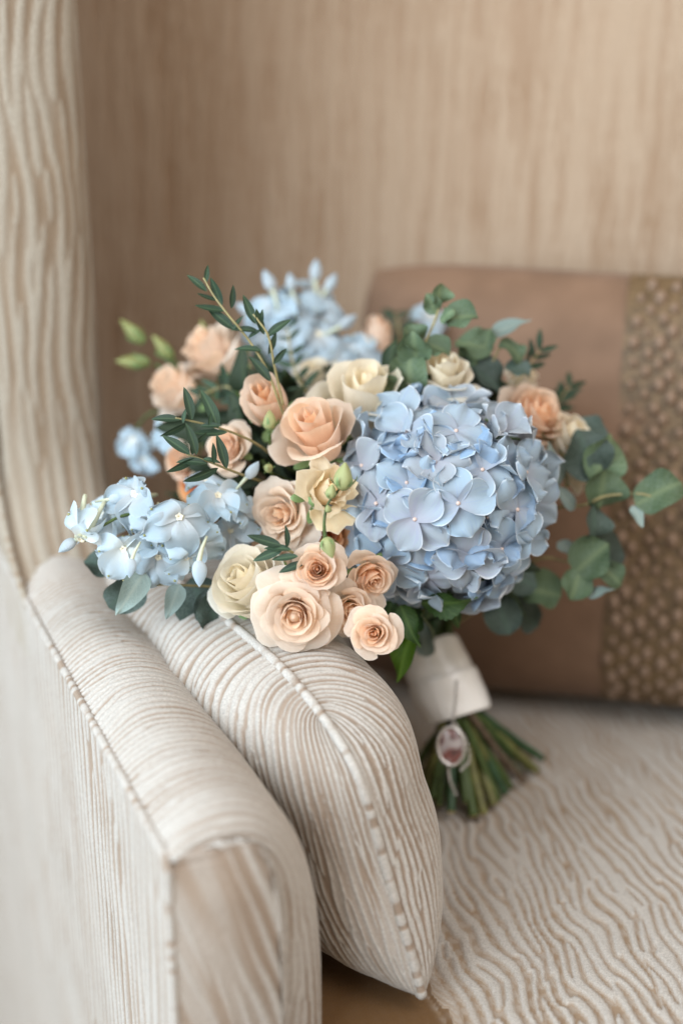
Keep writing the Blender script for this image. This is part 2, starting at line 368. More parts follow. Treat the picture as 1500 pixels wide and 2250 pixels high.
# seat cushion
sx, sy = np.meshgrid(np.arange(-.16, .62, .0014), np.arange(.46, 1.30, .0014), indexing='ij')
SA = R(14); s_ = sx * math.cos(SA) + sy * math.sin(SA); t_ = -sx * math.sin(SA) + sy * math.cos(SA)
z_ = .003 * snoise(sx, sy, 77, 6, 9)
sx = np.maximum(sx, -.035 - .42 * (sy - .619) + .0001 * sx)
P = np.stack([sx, sy, z_ - .004], -1)
fabric_part('seat_cushion', P, s_, t_, chair, seed=52, pitch=.0088, spread=.10, cover=.24, bare=.998 * smooth(.096, .066, ((P - A0) @ NN) - .094), gate=.35, meander=.0022, mf=80, disp=.0017, K=22, soft=.45, mat=FABS)  # shade between arm and cushion painted in by dropping the pale pile

# ------------------------------------------------------------------ ribbed cushion leaning on the arm
def rnd_sq(a, b, pinch=.03):
    k = .05 + .30 * smooth(-.3, 1, b)
    return a * (1 - pinch * (1 - b * b)) * np.sqrt(1 - k * b ** 4), b * (1 - pinch * (1 - a * a)) * np.sqrt(1 - k * a ** 4)
def pillow_faces(c, U, Wv, N3, L, H, T, pw=3.4, pinch=.03, step=.0012):
    nu = int(L / step); nv = int(H / step * 1.15); out = []
    for side in (1, -1):
        a, b = np.meshgrid(np.sin(np.linspace(-1, 1, nu) * math.pi / 2), np.sin(np.linspace(-1, 1, nv) * math.pi / 2), indexing='ij')
        a2, b2 = rnd_sq(a, b, pinch)
        pb = 2.4 + 2.0 * smooth(-.4, .8, b); th = T * (1.2 if side > 0 else .95) * ((1 - np.abs(a) ** pw) * (1 - np.abs(b) ** pb)) ** .47
        out.append((side, c + (a2 * L / 2)[..., None] * U + (b2 * H / 2)[..., None] * Wv + (side * th)[..., None] * N3, a, b))
    return out
Tc = np.array(W(760, 1572, .80)); Bc = np.array(seat_pt(938, 2205, .006))
LP = .36; PE = np.array([-math.sin(R(30)), math.cos(R(30)), 0])
Wv = (Tc - Bc); HP = np.linalg.norm(Wv); Wv /= HP
PN = np.cross(PE, Wv); PN /= np.linalg.norm(PN); PN = PN if PN[0] > 0 else -PN
Pc = (Tc + Bc) / 2 + PE * LP / 2
cush = thing('scatter_cushion', 'cream ribbed velvet cushion with corded seam propped against the inner side of the chair arm', 'cushion', Vector(Bc + PE * LP / 2))
off = np.array(cush.location)
for side, P, a, b in pillow_faces(Pc, PE, Wv, PN, LP, HP, .060):
    al = np.arcsin(np.clip(a, -1, 1)) * LP / math.pi * 1.08
    wr = .0022 * np.sin(al * 190 + side) * np.exp(-(1 - np.abs(b)) * 5) + .0042 * snoise(al, b * HP / 2, 61 + side, 7, 32) + .0012 * snoise(al, b * HP / 2, 64, 7, 110)
    P = P + (side * wr * (1 - a ** 4) * (1 - b ** 8))[..., None] * PN
    fabric_part('cushion_cover', P - off, al, b * HP / 2, cush, flip=(side < 0), seed=60 + side, pitch=.0062, spread=.07, gate=.8, soft=.34, cover=.36 - (.75 if side < 0 else .25) * smooth(.5, .97, -a), meander=.0016, disp=.0012)
tt = np.linspace(0, 2 * math.pi, 700); ca, cb = np.cos(tt), np.sin(tt)
mxx = np.maximum(np.abs(ca), np.abs(cb)); a, b = ca / mxx, cb / mxx
a2, b2 = rnd_sq(a, b)
ring = Pc + (a2 * LP / 2)[:, None] * PE + (b2 * HP / 2)[:, None] * Wv
piping('piping', ring - off, cush, r=.0031, seed=14)

# ------------------------------------------------------------------ brown cushion at the back with knotted panel
m_, nt_, p_, _ = newmat('brown_satin')
cc = mixc(nt_, maprange(nt_, noise(nt_, 25, 3), .3, .7), (.150, .088, .054), (.20, .120, .076))
nt_.links.new(cc, p_.inputs['Base Color']); p_.inputs['Roughness'].default_value = .6; p_.inputs['Sheen Weight'].default_value = .08; p_.inputs['Specular IOR Level'].default_value = .2
bump(nt_, p_, noise(nt_, 500, 2), .0004, .5); SATIN = m_
WEAVE = plain('olive_gold_weave', (.13, .082, .04), .5, var=.5, scale=220)
KNOT = plain('rosy_knot', (.20, .13, .085), .55, var=.3, scale=300)
th0 = R(13); CU = np.array([math.cos(th0), -math.sin(th0), 0]); CW = np.array([math.sin(th0) * .2, math.cos(th0) * .22, 1.]); CW /= np.linalg.norm(CW)
CN = np.cross(CU, CW); CN = CN if CN[1] < 0 else -CN
CL, CH, CT = .50, .365, .064
cb0 = np.array([.240, 1.062, .004]); Cc = cb0 + CW * CH / 2
bcush = thing('brown_cushion', 'brown satin cushion with a knotted woven panel leaning on the chair back', 'cushion', Vector(cb0))
def cush_pt(a, b, side=1, lift=0.0):
    a = np.asarray(a, float); b = np.asarray(b, float)
    a2 = a * (1 - .05 * (1 - b * b)) * np.sqrt(1 - .14 * b ** 6); b2 = b * (1 - .04 * (1 - a * a)) * np.sqrt(1 - .14 * a ** 6)
    th = CT * ((1 - np.abs(a) ** 2.6) * (1 - np.abs(b) ** 2.6)) ** .5 + .0022 * snoise(a * 3, b * 3, 19, 7, 1.6) * (1 - a * a) * (1 - b * b)
    return Cc - cb0 + (a2 * CL / 2)[..., None] * CU + (b2 * CH / 2)[..., None] * CW + (side * th + lift)[..., None] * CN
mb = MB()
a, b = np.meshgrid(np.sin(np.linspace(-1, 1, 90) * math.pi / 2), np.sin(np.linspace(-1, 1, 70) * math.pi / 2), indexing='ij')
mb.grid(cush_pt(a, b, 1, .001 * snoise(a * 5, b * 5, 5, 6, 2))); mb.grid(cush_pt(a, b, -1)[::-1])
link('cushion_cover', mb.mesh('cushion_cover', [SATIN]), bcush)
pa0, pa1 = -.10, .50
mb = MB(); a, b = np.meshgrid(np.linspace(pa0, pa1, 90), np.sin(np.linspace(-1, 1, 160) * math.pi / 2 * .985), indexing='ij')
mb.grid(cush_pt(a, b, 1, .0016 + .0008 * np.sin(a * 260) * np.sin(b * 190)))
link('woven_panel', mb.mesh('woven_panel', [WEAVE]), bcush)
mb = MB(); th, ph = np.meshgrid(np.linspace(0, math.pi, 7), np.linspace(0, 2 * math.pi, 10, endpoint=False), indexing='ij')
mb.grid(np.stack([.0042 * np.sin(th) * np.cos(ph), .0054 * np.sin(th) * np.sin(ph), .0030 * np.cos(th)], -1), wrap=True)
knot_me = mb.mesh('knot', [KNOT])
rows = 40; colsn = 7
for j in range(rows):
    for i in range(colsn):
        a = pa0 + .035 + (i + (.5 if j % 2 else 0)) * (pa1 - pa0 - .04) / colsn; b = -.94 + 1.88 * j / (rows - 1)
        p = cush_pt(np.array(a + random.gauss(0, .006)), np.array(b + random.gauss(0, .006)), 1, .0035); o = link('knot', knot_me, bcush)
        o.matrix_basis = ycol(CW, CN, Vector(p.ravel()), .65 + .55 * random.random())

# ------------------------------------------------------------------ bouquet
rnd = random.Random(7)
NT, NB = W(946, 1432, 1.070), W(1004, 1568, 1.062)                  # ribbon, top and bottom
BASE = seat_pt(1040, 1740, 0.0)
bq = thing('bridal_bouquet', 'tied bouquet of blue hydrangea, peach and cream roses and eucalyptus leaning on the cushion', 'bouquet', BASE)
def put(name, me, world):
    o = link(name, me, bq); o.matrix_basis = Matrix.Translation(-BASE) @ world; return o
HEADC = W(800, 1130, 1.03)

def leaf_mesh(name, L, Wd, mat, kind='round', cup=.2, bend=.1, wavy=.0, seed=0, stalk=.0, na=9, ns=13, serr=0):
    a, s = np.meshgrid(np.linspace(-1, 1, na), np.linspace(0, 1, ns), indexing='ij')
    if kind == 'round': w = np.sqrt(np.clip(1 - (2 * s - 1) ** 2, 0, 1)) ** .9 * (1 + .08 * np.sin(s * 3.1))
    elif kind == 'lance': w = np.sin(np.pi * s ** .85) ** .8
    else: w = np.sin(np.pi * s ** .7) ** .75 * (1 - .35 * s)
    if serr: w = w * (1 + .07 * np.sin(s * 60))
    x = a * w * Wd / 2; y = s * L + stalk
    z = cup * (np.abs(a) ** 1.5) * w * Wd / 2 - bend * L * (s - .2) ** 2 * 1.2
    z = z + wavy * Wd * snoise(x / Wd * 6, y / L * 6, seed, 6, 1) * .25 * np.abs(a)
    rib = np.clip(1 - np.abs(a) * w * 9, 0, 1) * .8
    mb = MB(); mb.grid(np.stack([x, y, z], -1)[::-1], tint=rib)
    if stalk: tube(mb, [(0, 0, 0), (0, stalk, 0), (0, stalk + L * .1, -.0004)], .0007, 5, tint=1)
    return mb.mesh(name, [mat])

def rose(var_seed, mat, n=20, openv=1.0, ruffle=.02, lip=1.0, span=1.15, fmin=0., tipf=.15, tall=1.0, frill=0., tintpow=.8):
    """returns calyx mesh and list of petal meshes for a bloom of radius 1 opening along +Z"""
    r_ = random.Random(var_seed); pet = []
    for k in range(n):
        f = fmin + (1 - fmin) * (k / (n - 1)); phi = k * 2.39996 + r_.uniform(-.2, .2)
        a, s = np.meshgrid(np.linspace(-1, 1, 13), np.linspace(0, 1, 13), indexing='ij')
        Rk = (.07 + .62 * f ** .95) * (.55 + .45 * openv)
        Hk = (.86 + .12 * math.sin(f * 3.14) - .42 * f ** 2 * openv) * tall * r_.uniform(.94, 1.05)
        pt = .06 * f * (1 - np.abs(a)) ** 2; se = s * (1 - .19 * np.abs(a) ** 3 - .065 * f + pt)
        r = Rk * np.clip(1 - (1 - se) ** 2.4, 0, 1) ** .6
        r = r * (1 - .38 * (1 - f) ** 1.5 * se ** 2) * (1 - .35 * (1 - openv) * se ** 2)
        lp = lip * f * (.16 + .24 * f) * openv
        c = np.clip((se - .55) / .45, 0, 1)
        r = r + lp * c ** 1.7 + tipf * f * lip * c ** 2 * np.abs(a) ** 2 * .5
        z = Hk * se - lp * .75 * c ** 3 - .10 * f * openv * np.abs(a) ** 2 * se
        wd = (span * (1 - .30 * f) + .55 * (1 - f)) * r_.uniform(.9, 1.08)
        az = phi + a * wd * (.35 + .65 * np.sin(np.pi / 2 * np.clip(1.5 * se, 0, 1)))
        r = r * (1 + .07 * a) + .012 * f
        nz = snoise(a * 2.2 + k, s * 2.5, var_seed * 31 + k, 6, 1.6)
        r = r + ruffle * nz * se * (.4 + f) + .014 * f * np.sin(a * 11 + k * 2.1) * c ** 2 + .010 * f * np.sin(a * 23 + k) * c ** 3; z = z + ruffle * .6 * snoise(a * 3, s * 2 + k, var_seed * 17 + k, 6, 2) * se
        if frill: r = r + frill * np.sin(a * 13 + k) * c ** 2; z = z + frill * .7 * np.sin(a * 17 + 2 * k) * c ** 2
        P = np.stack([r * np.cos(az), r * np.sin(az), z], -1)
        ed = np.maximum(np.abs(a) ** 3, s ** 4)
        mb = MB(); mb.grid(P, tint=np.clip(f ** tintpow * .75 + .45 * se ** 2 * (.3 + f), 0, 1), edge=ed * (.3 + .7 * f)); pet.append(mb.mesh('petal', [mat]))
    mb = MB()
    th, ph = np.meshgrid(np.linspace(0, math.pi, 7), np.linspace(0, 2 * math.pi, 10, endpoint=False), indexing='ij')
    mb.grid(np.stack([.2 * np.sin(th) * np.cos(ph), .2 * np.sin(th) * np.sin(ph), .16 * np.cos(th) - .02], -1), wrap=True)
    u, v = np.meshgrid(np.linspace(0, 1, 12), np.linspace(0, 2 * math.pi, 20, endpoint=False), indexing='ij')
    rr = (.07 + .62 * fmin) * (1.5 if tipf > .9 else .8) * np.clip(np.sin(np.pi * (.25 + .75 * u)), 0, 1) ** .6 * (1 + .12 * np.sin(v + u * 7)) + 1e-4
    mb.grid(np.stack([rr * np.cos(v), rr * np.sin(v), u * (.82 if tall < 1.2 else 1.0) * tall], -1), 1, wrap=True, tint=.1 + .5 * u)
    for k in range(5):
        a, s = np.meshgrid(np.linspace(-1, 1, 5), np.linspace(0, 1, 7), indexing='ij'); ph0 = k * 1.2566
        rr = .14 + .55 * np.sin(s * 1.5) * (.5 + .5 * openv); zz = -.1 + .28 * s - .25 * s ** 2
        az = ph0 + a * .33 * np.sin(np.pi * (s * .9 + .1)) / (rr + .35) * .6
        mb.grid(np.stack([rr * np.cos(az), rr * np.sin(az), zz], -1))
    mr = max(float(np.sqrt((lambda c: c[0::3] ** 2 + c[1::3] ** 2)(np.array([x for v in m.vertices for x in v.co]))).max()) for m in pet)
    return mb.mesh('rose', [SEPAL, mat]), pet, mr
VAR = {
    'peach': rose(1, PEACH, 22, .92, .026, .9), 'peach3': rose(21, PEACH, 19, .95, .035, 1.1, tipf=.5), 'peach2': rose(2, PEACH, 22, .8, .024, .9, tall=1.1),
    'deep': rose(3, DEEP, 15, .85, .02), 'blush': rose(4, BLUSH, 25, 1.0, .028, 1.15, tipf=.95, fmin=.12),
    'cream': rose(6, CREAM, 18, .62, .03, .7, span=1.4, tall=1.05, fmin=.10), 'cream2': rose(7, CREAM, 13, .75, .03, 1.1, span=1.3, tall=1.15),
    'bud': rose(8, PEACH, 10, .25, .015, .4, span=1.4, tall=1.35), 'ruffled': rose(9, BLUSH, 16, 1.0, .05, 1.1, frill=.02, tipf=.4, fmin=.1),
    'lisi': rose(10, LISI, 9, .7, .07, 1.3, span=1.25, frill=.06, fmin=.25, tall=1.2), 'tallb': rose(12, BLUSH, 15, .75, .03, 1.1, span=1.25, tall=1.3, tintpow=1.3), 'tall': rose(11, PEACH, 15, .7, .02, 1.1, span=1.25, tall=1.35, tintpow=1.3),
}
flowers = []
def add_rose(kind, px, py, d, dia, ax=None, roll=0., label=None, name='rose'):
    pos = W(px, py, d); rad = dia * (1.10 if d < .95 else 1.04) * d / FPX / 2
    axis = cdir(*ax) if ax else ((pos - HEADC).normalized() * .8 + cdir(0, 0, 1) * .6).normalized()
    sc = rad / VAR[kind][2]; m = frame(axis, roll, pos - axis * sc * .45, sc)
    cal, pet, _ = VAR[kind]; o = put(name, cal, m)
    if label: o['label'] = label
    for pm in pet: link('petal', pm, o)
    flowers.append((pos - axis * sc * .5, axis)); return o
add_rose('peach', 697, 1252, .868, 138, (-.05, .1, 1), .5, 'small peach rose with tight spiral centre, just left of the hydrangea')
add_rose('peach2', 815, 1264, .897, 132, (.30, -.45, 1), 2.0)
add_rose('peach3', 822, 1392, .868, 134, (-.2, .0, 1), 3.4, 'small peach rose lowest in the bouquet')
add_rose('blush', 648, 1348, .872, 212, (-.05, -.25, 1), 1.0, 'open blush rose with round centre resting on the cushion')
add_rose('ruffled', 768, 1338, .890, 165, (.3, -.3, 1), 2.2)
add_rose('cream', 552, 1285, .905, 205, (-.55, .45, .9), .3, 'full cream rose at lower left of the bouquet')
add_rose('ruffled', 618, 1128, .925, 215, (-.5, -.1, .9), .8)
add_rose('deep', 722, 1178, .935, 100, (0, 0, 1), .1, 'dark orange rose tucked in the shade')
add_rose('tall', 700, 965, .930, 210, (-.3, .65, .9), 1.2, 'half-open peach rose seen from the side')
add_rose('cream2', 800, 885, .965, 285, (.1, .8, .75), 2.0, 'large cream rose behind the peach rose')
add_rose('bud', 592, 892, .955, 112, (-.2, .4, 1), .7, 'rose bud')
add_rose('lisi', 712, 1085, .905, 178, (.45, .25, .9), .4, name='lisianthus')
add_rose('peach', 500, 985, .958, 135, (-.5, .2, 1), 1.1)
add_rose('tallb', 476, 785, 1.06, 180, (-.7, .6, .5), .5)
add_rose('tallb', 398, 860, 1.06, 160, (-.8, .5, .5), 2.5)
add_rose('peach2', 405, 1010, 1.03, 125, (-.8, .1, .7), 1.5)
add_rose('deep', 430, 1060, 1.04, 110, (-.5, 0, 1), 1.5)
add_rose('cream2', 972, 835, .970, 190, (.1, .8, .7), 1.5)
add_rose('peach2', 1165, 920, 1.0, 215, (.6, .5, .8), .5)
add_rose('cream2', 1245, 955, 1.0, 135, (.8, .4, .6), 2.5)
add_rose('cream2', 1266, 1038, 1.0, 100, (.8, 0, .7), .8)
add_rose('blush', 560, 1190, .945, 150, (-.5, .1, 1), .3)
add_rose('blush', 745, 1040, .96, 130, (.1, .4, 1), .3)
add_rose('blush', 600, 1225, .940, 150, (-.3, .1, 1), 1.7)
add_rose('cream', 655, 1215, .955, 120, (0, .2, 1), .7)
add_rose('blush', 770, 1130, .97, 120, (.2, 0, 1), .9)
add_rose('cream2', 690, 830, 1.03, 130, (-.1, .7, .8), 1.2)
add_rose('cream2', 850, 860, 1.01, 150, (.3, .7, .8), 2.9)
add_rose('bud', 830, 765, 1.09, 75, (0, 1, .3), .4)
add_rose('cream2', 1145, 835, 1.05, 105, (.5, .8, .4), .8)

# hydrangea
def floret(seed, mat, foldv=.0, size=1.0, sep=4):
    r_ = random.Random(seed); mb = MB(); off = r_.uniform(0, 6.28)
    for k in range(sep):
        a, s = np.meshgrid(np.linspace(-1, 1, 11), np.linspace(0, 1, 11), indexing='ij')
        wd = r_.uniform(.98, 1.18); ln = r_.uniform(.9, 1.08)
        w_ = np.sin(np.pi * np.clip(s * .94 + .045, 0, 1) ** .95) ** .62 * wd * .56 * (.55 + .6 * s)
        x = ln * (s + .0 * a) - .07 * (np.abs(a) ** 2) * s; y = a * w_
        lift = foldv * r_.uniform(.5, 1.3); cupv = r_.uniform(-.35, .5)
        z = .10 + cupv * (a ** 2) * w_ * 1.2 - r_.uniform(.0, .38) * s ** 2 * (1 - foldv) + r_.uniform(-.05, .09) * a * s
        z = z + .10 * snoise(a * 2.2 + k * 3, s * 2.6, seed * 7 + k, 6, 1.8) * s + (k % 2) * .05
        ang = lift
        x2 = x * math.cos(ang) - (z - .1) * math.sin(ang); z2 = .1 + x * math.sin(ang) + (z - .1) * math.cos(ang)
        ph = off + k * 2 * math.pi / sep + r_.uniform(-.13, .13)
        P = np.stack([x2 * math.cos(ph) - y * math.sin(ph), x2 * math.sin(ph) + y * math.cos(ph), z2], -1) * np.array([size] * 3)
        mb.grid(P, 0, tint=smooth(0, .6, s), edge=np.maximum(np.abs(a) ** 4 * np.clip(s * 3, 0, 1), s ** 6))
    th, ph = np.meshgrid(np.linspace(0, math.pi, 6), np.linspace(0, 2 * math.pi, 8, endpoint=False), indexing='ij')
    mb.grid(np.stack([.062 * np.sin(th) * np.cos(ph), .062 * np.sin(th) * np.sin(ph), .055 * np.cos(th) + .16], -1), 1, wrap=True)
    tube(mb, [(0, 0, .12), (.02, 0, -.5), (.05, .03, -1.1)], .04, 6, 2)
    return mb.mesh('floret', [mat, BEAD, SEPAL])
FL = [floret(100 + i, HYD if i % 3 == 0 else (HYD2 if i % 3 == 1 else HYD), f) for i, f in enumerate([0, .1, .25, .15, .4, .6, .3, .05, .5, .2, .8, .12])]
FLD = [floret(140 + i, HYD3, f) for i, f in enumerate([.3, .6, .1, .8])]
HC_, HR = W(968, 1098, .952), .0612
mb = MB()
th, ph = np.meshgrid(np.linspace(0, math.pi, 12), np.linspace(0, 2 * math.pi, 16, endpoint=False), indexing='ij')
mb.grid(np.stack([.55 * HR * np.sin(th) * np.cos(ph), .55 * HR * np.sin(th) * np.sin(ph), .55 * HR * np.cos(th)], -1), wrap=True)
hy = put('hydrangea', mb.mesh('hydrangea', [SEPAL]), Matrix.Translation(HC_)); hy['label'] = 'large round blue hydrangea head'
flowers.append((HC_, cdir(.2, .2, 1)))
def add_floret(me, dirv, rr, sc, roll, tilt=(0, 0, 0)):
    d = Vector(dirv).normalized(); ax = (d + Vector(tilt)).normalized()
    link('floret', me, hy).matrix_basis = frame(ax, roll, d * rr, sc)
def screen_floret(i, px, py, sc, roll, tx=0, ty=0, me=None, lift=.0):
    # florets that can be told apart on the near side
    x = (px - 985) * .93 / FPX; y = -(py - 1098) * .93 / FPX; zz = math.sqrt(max(0, HR ** 2 - x * x - y * y)) + lift
    v = Vector((1, 0, 0)) * x + Vector((0, SP, CP)) * y - Vector((0, CP, -SP)) * zz
    add_floret(me or FL[i], v, v.length, sc * 1.25, roll, cdir(tx, ty, 1) * .6 if (tx or ty) else (0, 0, 0))
heroes = [(0, 1004, 1108, .0195, .9, -.05, .15, .007), (1, 918, 1140, .0192, 2.1, -.1, .1, .006), (7, 843, 1108, .0195, .3, -.4, .2, .002),
          (3, 903, 1066, .0175, 1.2, -.1, .3, .0), (11, 868, 1226, .0200, .7, -.3, -.2, .004), (9, 905, 960, .0200, 2.6, -.2, .5, .0),
          (2, 1005, 960, .019, .2, 0, .6, .002), (0, 1055, 1040, .0185, 1.7, .2, .4, .002), (7, 945, 1262, .019, .1, -.1, -.6, .0),
          (1, 1030, 1215, .0195, 1.1, .1, -.5, .002), (3, 1130, 1120, .0195, .5, .6, .1, .0), (9, 800, 1160, .018, 1.9, -.8, -.1, .0),
          (11, 1100, 1200, .018, 2.9, .5, -.4, .0), (4, 960, 1025, .017, .5, -.1, .6, .0)]
dirs_used = []
for (i, px, py, sc, ro, tx, ty, lf) in heroes:
    screen_floret(i, px, py, sc, ro, tx, ty, lift=lf)
    x = (px - 985) * .93 / FPX; y = -(py - 1098) * .93 / FPX; zz = math.sqrt(max(0, HR ** 2 - x * x - y * y))
    dirs_used.append((Vector((1, 0, 0)) * x + Vector((0, SP, CP)) * y - Vector((0, CP, -SP)) * zz).normalized())
NF = 100
for k in range(NF):
    z = 1 - 2 * (k + .5) / NF; r = math.sqrt(1 - z * z); p = k * 2.39996
    d = Vector((r * math.cos(p), r * math.sin(p), z)); d = (d + Vector((rnd.gauss(0, .06), rnd.gauss(0, .06), rnd.gauss(0, .06)))).normalized()
    back = d.dot(cdir(0, 0, 1))
    if back < -.62: continue
    near = min((d - u).length for u in dirs_used)
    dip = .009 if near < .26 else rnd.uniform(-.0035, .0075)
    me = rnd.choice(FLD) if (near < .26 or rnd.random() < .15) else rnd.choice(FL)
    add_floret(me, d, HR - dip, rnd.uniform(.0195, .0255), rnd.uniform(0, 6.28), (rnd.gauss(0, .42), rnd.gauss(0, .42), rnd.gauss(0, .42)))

# delphinium
def del_floret(seed, mat, spur=1, droop=0., size=1., spots=True):
    r_ = random.Random(seed); mb = MB(); off = math.pi / 2 + r_.uniform(-.25, .25)
    for k in range(5):
        a, s = np.meshgrid(np.linspace(-1, 1, 11), np.linspace(0, 1, 11), indexing='ij')
        w_ = np.sin(np.pi * np.clip(s * .9 + .06, 0, 1) ** 1.05) ** .65 * .58 * (.6 + .55 * s)
        cup = r_.uniform(-.5, .8); ang = r_.uniform(.0, .95) - droop
        ph = off + k * 1.2566 + r_.uniform(-.2, .2); low = -math.sin(ph)
        x = s * r_.uniform(.85, 1.05) * (1 + .22 * low) - .06 * a ** 2 * s + .03 * np.sin(a * 13 + k) * s ** 4; y = a * w_ * r_.uniform(.75, 1.05)
        z = cup * a ** 2 * w_ * .8 - r_.uniform(.2, .6) * s ** 2 + .15 * snoise(a * 2.4 + k, s * 3, seed * 3 + k, 6, 1.6) * s + .045 * np.sin(a * 9 + k) * s ** 3
        x2 = x * math.cos(ang) - z * math.sin(ang); z2 = x * math.sin(ang) + z * math.cos(ang)
        P = np.stack([x2 * math.cos(ph) - y * math.sin(ph), x2 * math.sin(ph) + y * math.cos(ph), z2], -1)
        P[..., 1] -= .22 * s ** 2 * (1 - low) ; P[..., 2] -= .25 * s ** 2 * max(low, 0)
        mb.grid(P, 0, tint=smooth(.1, .7, s), edge=np.maximum(np.abs(a) ** 4, s ** 6) * .9)
        if spots:
            c = P[5, 9]; th, pp = np.meshgrid(np.linspace(0, math.pi, 5), np.linspace(0, 2 * math.pi, 6, endpoint=False), indexing='ij')
            mb.grid(c + .045 * np.stack([np.sin(th) * np.cos(pp), np.sin(th) * np.sin(pp), np.cos(th)], -1), 2, wrap=True)
    for k in range(5):
        a, s = np.meshgrid(np.linspace(-1, 1, 5), np.linspace(0, 1, 6), indexing='ij'); ph = k * 1.2566 + .5
        x = .02 + .22 * s; y = a * .10 * np.sin(np.pi * (s * .85 + .1)); z = .06 + .30 * s - .22 * s ** 2
        mb.grid(.5 * np.stack([x * math.cos(ph) - y * math.sin(ph), x * math.sin(ph) + y * math.cos(ph), z], -1), 1)
    for q in range(spur):
        o_ = (q - (spur - 1) / 2) * .55
        tube(mb, catmull([(o_ * .2, 0, 0), (o_ * .6, 0, -.55), (o_, .12, -1.25)], 8), np.linspace(.14, .055, 8), 8, 3)
    return mb.mesh('floret', [mat, BEE, SPOT, SPURM])
SPURM = plain('pale_spur', (.50, .52, .38), .6, var=.1, scale=200)
DF = [del_floret(200 + i, DEL) for i in range(6)]; DW = [del_floret(210, DELW, 2, .85), del_floret(211, DELW, 1, .3)]
def stem_part(name, pts, rad, mat, n=40, seg=7):
    P = catmull(pts, n); mb = MB(); tube(mb, P - np.array(pts[0]), np.linspace(rad, rad * .55, n), seg)
    return put(name, mb.mesh(name, [mat]), Matrix.Translation(Vector(pts[0])))
def spray(label, pts, fl):
    o = stem_part('delphinium', pts, .0017, STEMG); o['label'] = label; base = Vector(pts[0])
    for (me, px, py, d, rad, ax, roll) in fl:
        link('floret', me, o).matrix_basis = Matrix.Translation(-base) @ frame(cdir(*ax), (roll - 1.5) * .35, W(px, py, d), rad * 1.05 * d / FPX)
    return o
def del_bud():
    mb = MB(); u, v = np.meshgrid(np.linspace(0, 1, 10), np.linspace(0, 2 * math.pi, 12, endpoint=False), indexing='ij')
    r = .26 * np.sin(np.pi * u ** .8) ** .8 * (1 + .12 * np.sin(3 * v)) + 1e-3
    mb.grid(np.stack([r * np.cos(v), r * np.sin(v), u], -1), 0, wrap=True, tint=u, edge=u ** 3)
    tube(mb, catmull([(0, 0, .15), (.1, .05, -.3), (.3, .1, -.8)], 8), np.linspace(.11, .045, 8), 7, 3)
    return mb.mesh('floret_bud', [DEL, BEE, SPOT, SPURM])
DB = del_bud()
spray('pale blue delphinium spray at left over the chair arm', [W(640, 1240, .99), W(520, 1170, .95), W(400, 1160, .92), W(290, 1130, .905), W(215, 1160, .90)], [
    (DF[0], 298, 1085, .905, 76, (-.3, .1, 1), .3), (DF[1], 394, 1135, .890, 74, (.1, -.1, 1), .9), (DW[0], 179, 1182, .895, 78, (-.2, -.95, .65), .1),
    (DW[1], 272, 1205, .900, 66, (-.1, -.4, 1), 1.5), (DF[3], 348, 1222, .905, 70, (.1, -.5, 1), 2.2), (DF[2], 478, 1090, .920, 72, (.3, .5, 1), .4),
    (DF[0], 505, 1165, .935, 62, (.4, -.1, 1), 1.8), (DW[1], 232, 1130, .935, 52, (-.6, 0, .8), .2), (DB, 436, 1228, .895, 60, (.05, -1, .2), .4), (DB, 168, 1185, .90, 46, (-.8, -.6, .2), .2), (DB, 238, 1098, .91, 44, (.9, .2, .2), .2), (DB, 540, 1052, .92, 46, (.6, .8, .1), .2), (DB, 290, 1225, .89, 44, (-.1, -1, .2), .2), (DF[4], 436, 1190, .905, 58, (.2, -.5, 1), 2.6), (DF[5], 531, 1120, .93, 50, (.8, .2, .8), .6), (DW[1], 335, 1160, .90, 55, (-.1, -.8, .8), 1.1), (DF[4], 452, 1060, .945, 48, (-.1, .8, .7), 2.1), (DW[1], 410, 1225, .90, 50, (.3, -.8, .7), .5)])
spray('blurred blue delphinium spray at the top of the bouquet', [W(800, 1000, 1.08), W(740, 850, 1.09), W(670, 730, 1.09), W(620, 640, 1.10)], [
    (DF[0], 610, 672, 1.085, 68, (-.2, .4, 1), .3), (DF[1], 692, 640, 1.10, 62, (.2, .9, .5), .9), (DF[2], 640, 735, 1.075, 66, (-.1, .2, 1), .1),
    (DF[3], 700, 735, 1.075, 64, (.2, .3, 1), 1.5), (DF[0], 762, 770, 1.08, 62, (.3, .4, 1), 2.2), (DF[1], 650, 800, 1.07, 62, (-.2, 0, 1), .4),
    (DF[2], 735, 800, 1.06, 60, (.1, 0, 1), 1.8), (DF[3], 810, 768, 1.09, 52, (.4, .5, .8), 2.8), (DB, 690, 618, 1.09, 48, (.1, 1, 0), .3), (DB, 716, 640, 1.09, 44, (.5, .9, 0), .3), (DB, 600, 640, 1.08, 50, (-.4, .9, 0), 1.3), (DB, 560, 690, 1.09, 46, (-.9, .5, 0), 1.3), (DB, 745, 720, 1.07, 46, (.8, .6, 0), 1.3), (DB, 640, 640, 1.08, 40, (-.1, 1, .1), .3), (DF[0], 575, 700, 1.10, 58, (-.5, .4, 1), 2.8), (DF[4], 650, 665, 1.09, 62, (.1, .6, 1), 1.1), (DF[5], 700, 690, 1.09, 60, (.2, .5, 1), .2), (DF[4], 600, 740, 1.08, 58, (-.3, .1, 1), 2.1), (DF[5], 790, 800, 1.07, 58, (.3, .2, 1), 1.9)])
spray('small blurred blue delphinium cluster at far left', [W(560, 1000, 1.07), W(420, 930, 1.08), W(340, 905, 1.09), W(290, 950, 1.09)], [
    (DF[2], 292, 965, 1.085, 44, (-.4, -.2, 1), .3), (DF[0], 318, 1005, 1.085, 40, (-.2, -.6, 1), .9), (DF[3], 380, 950, 1.06, 46, (-.2, 0, 1), .1)])
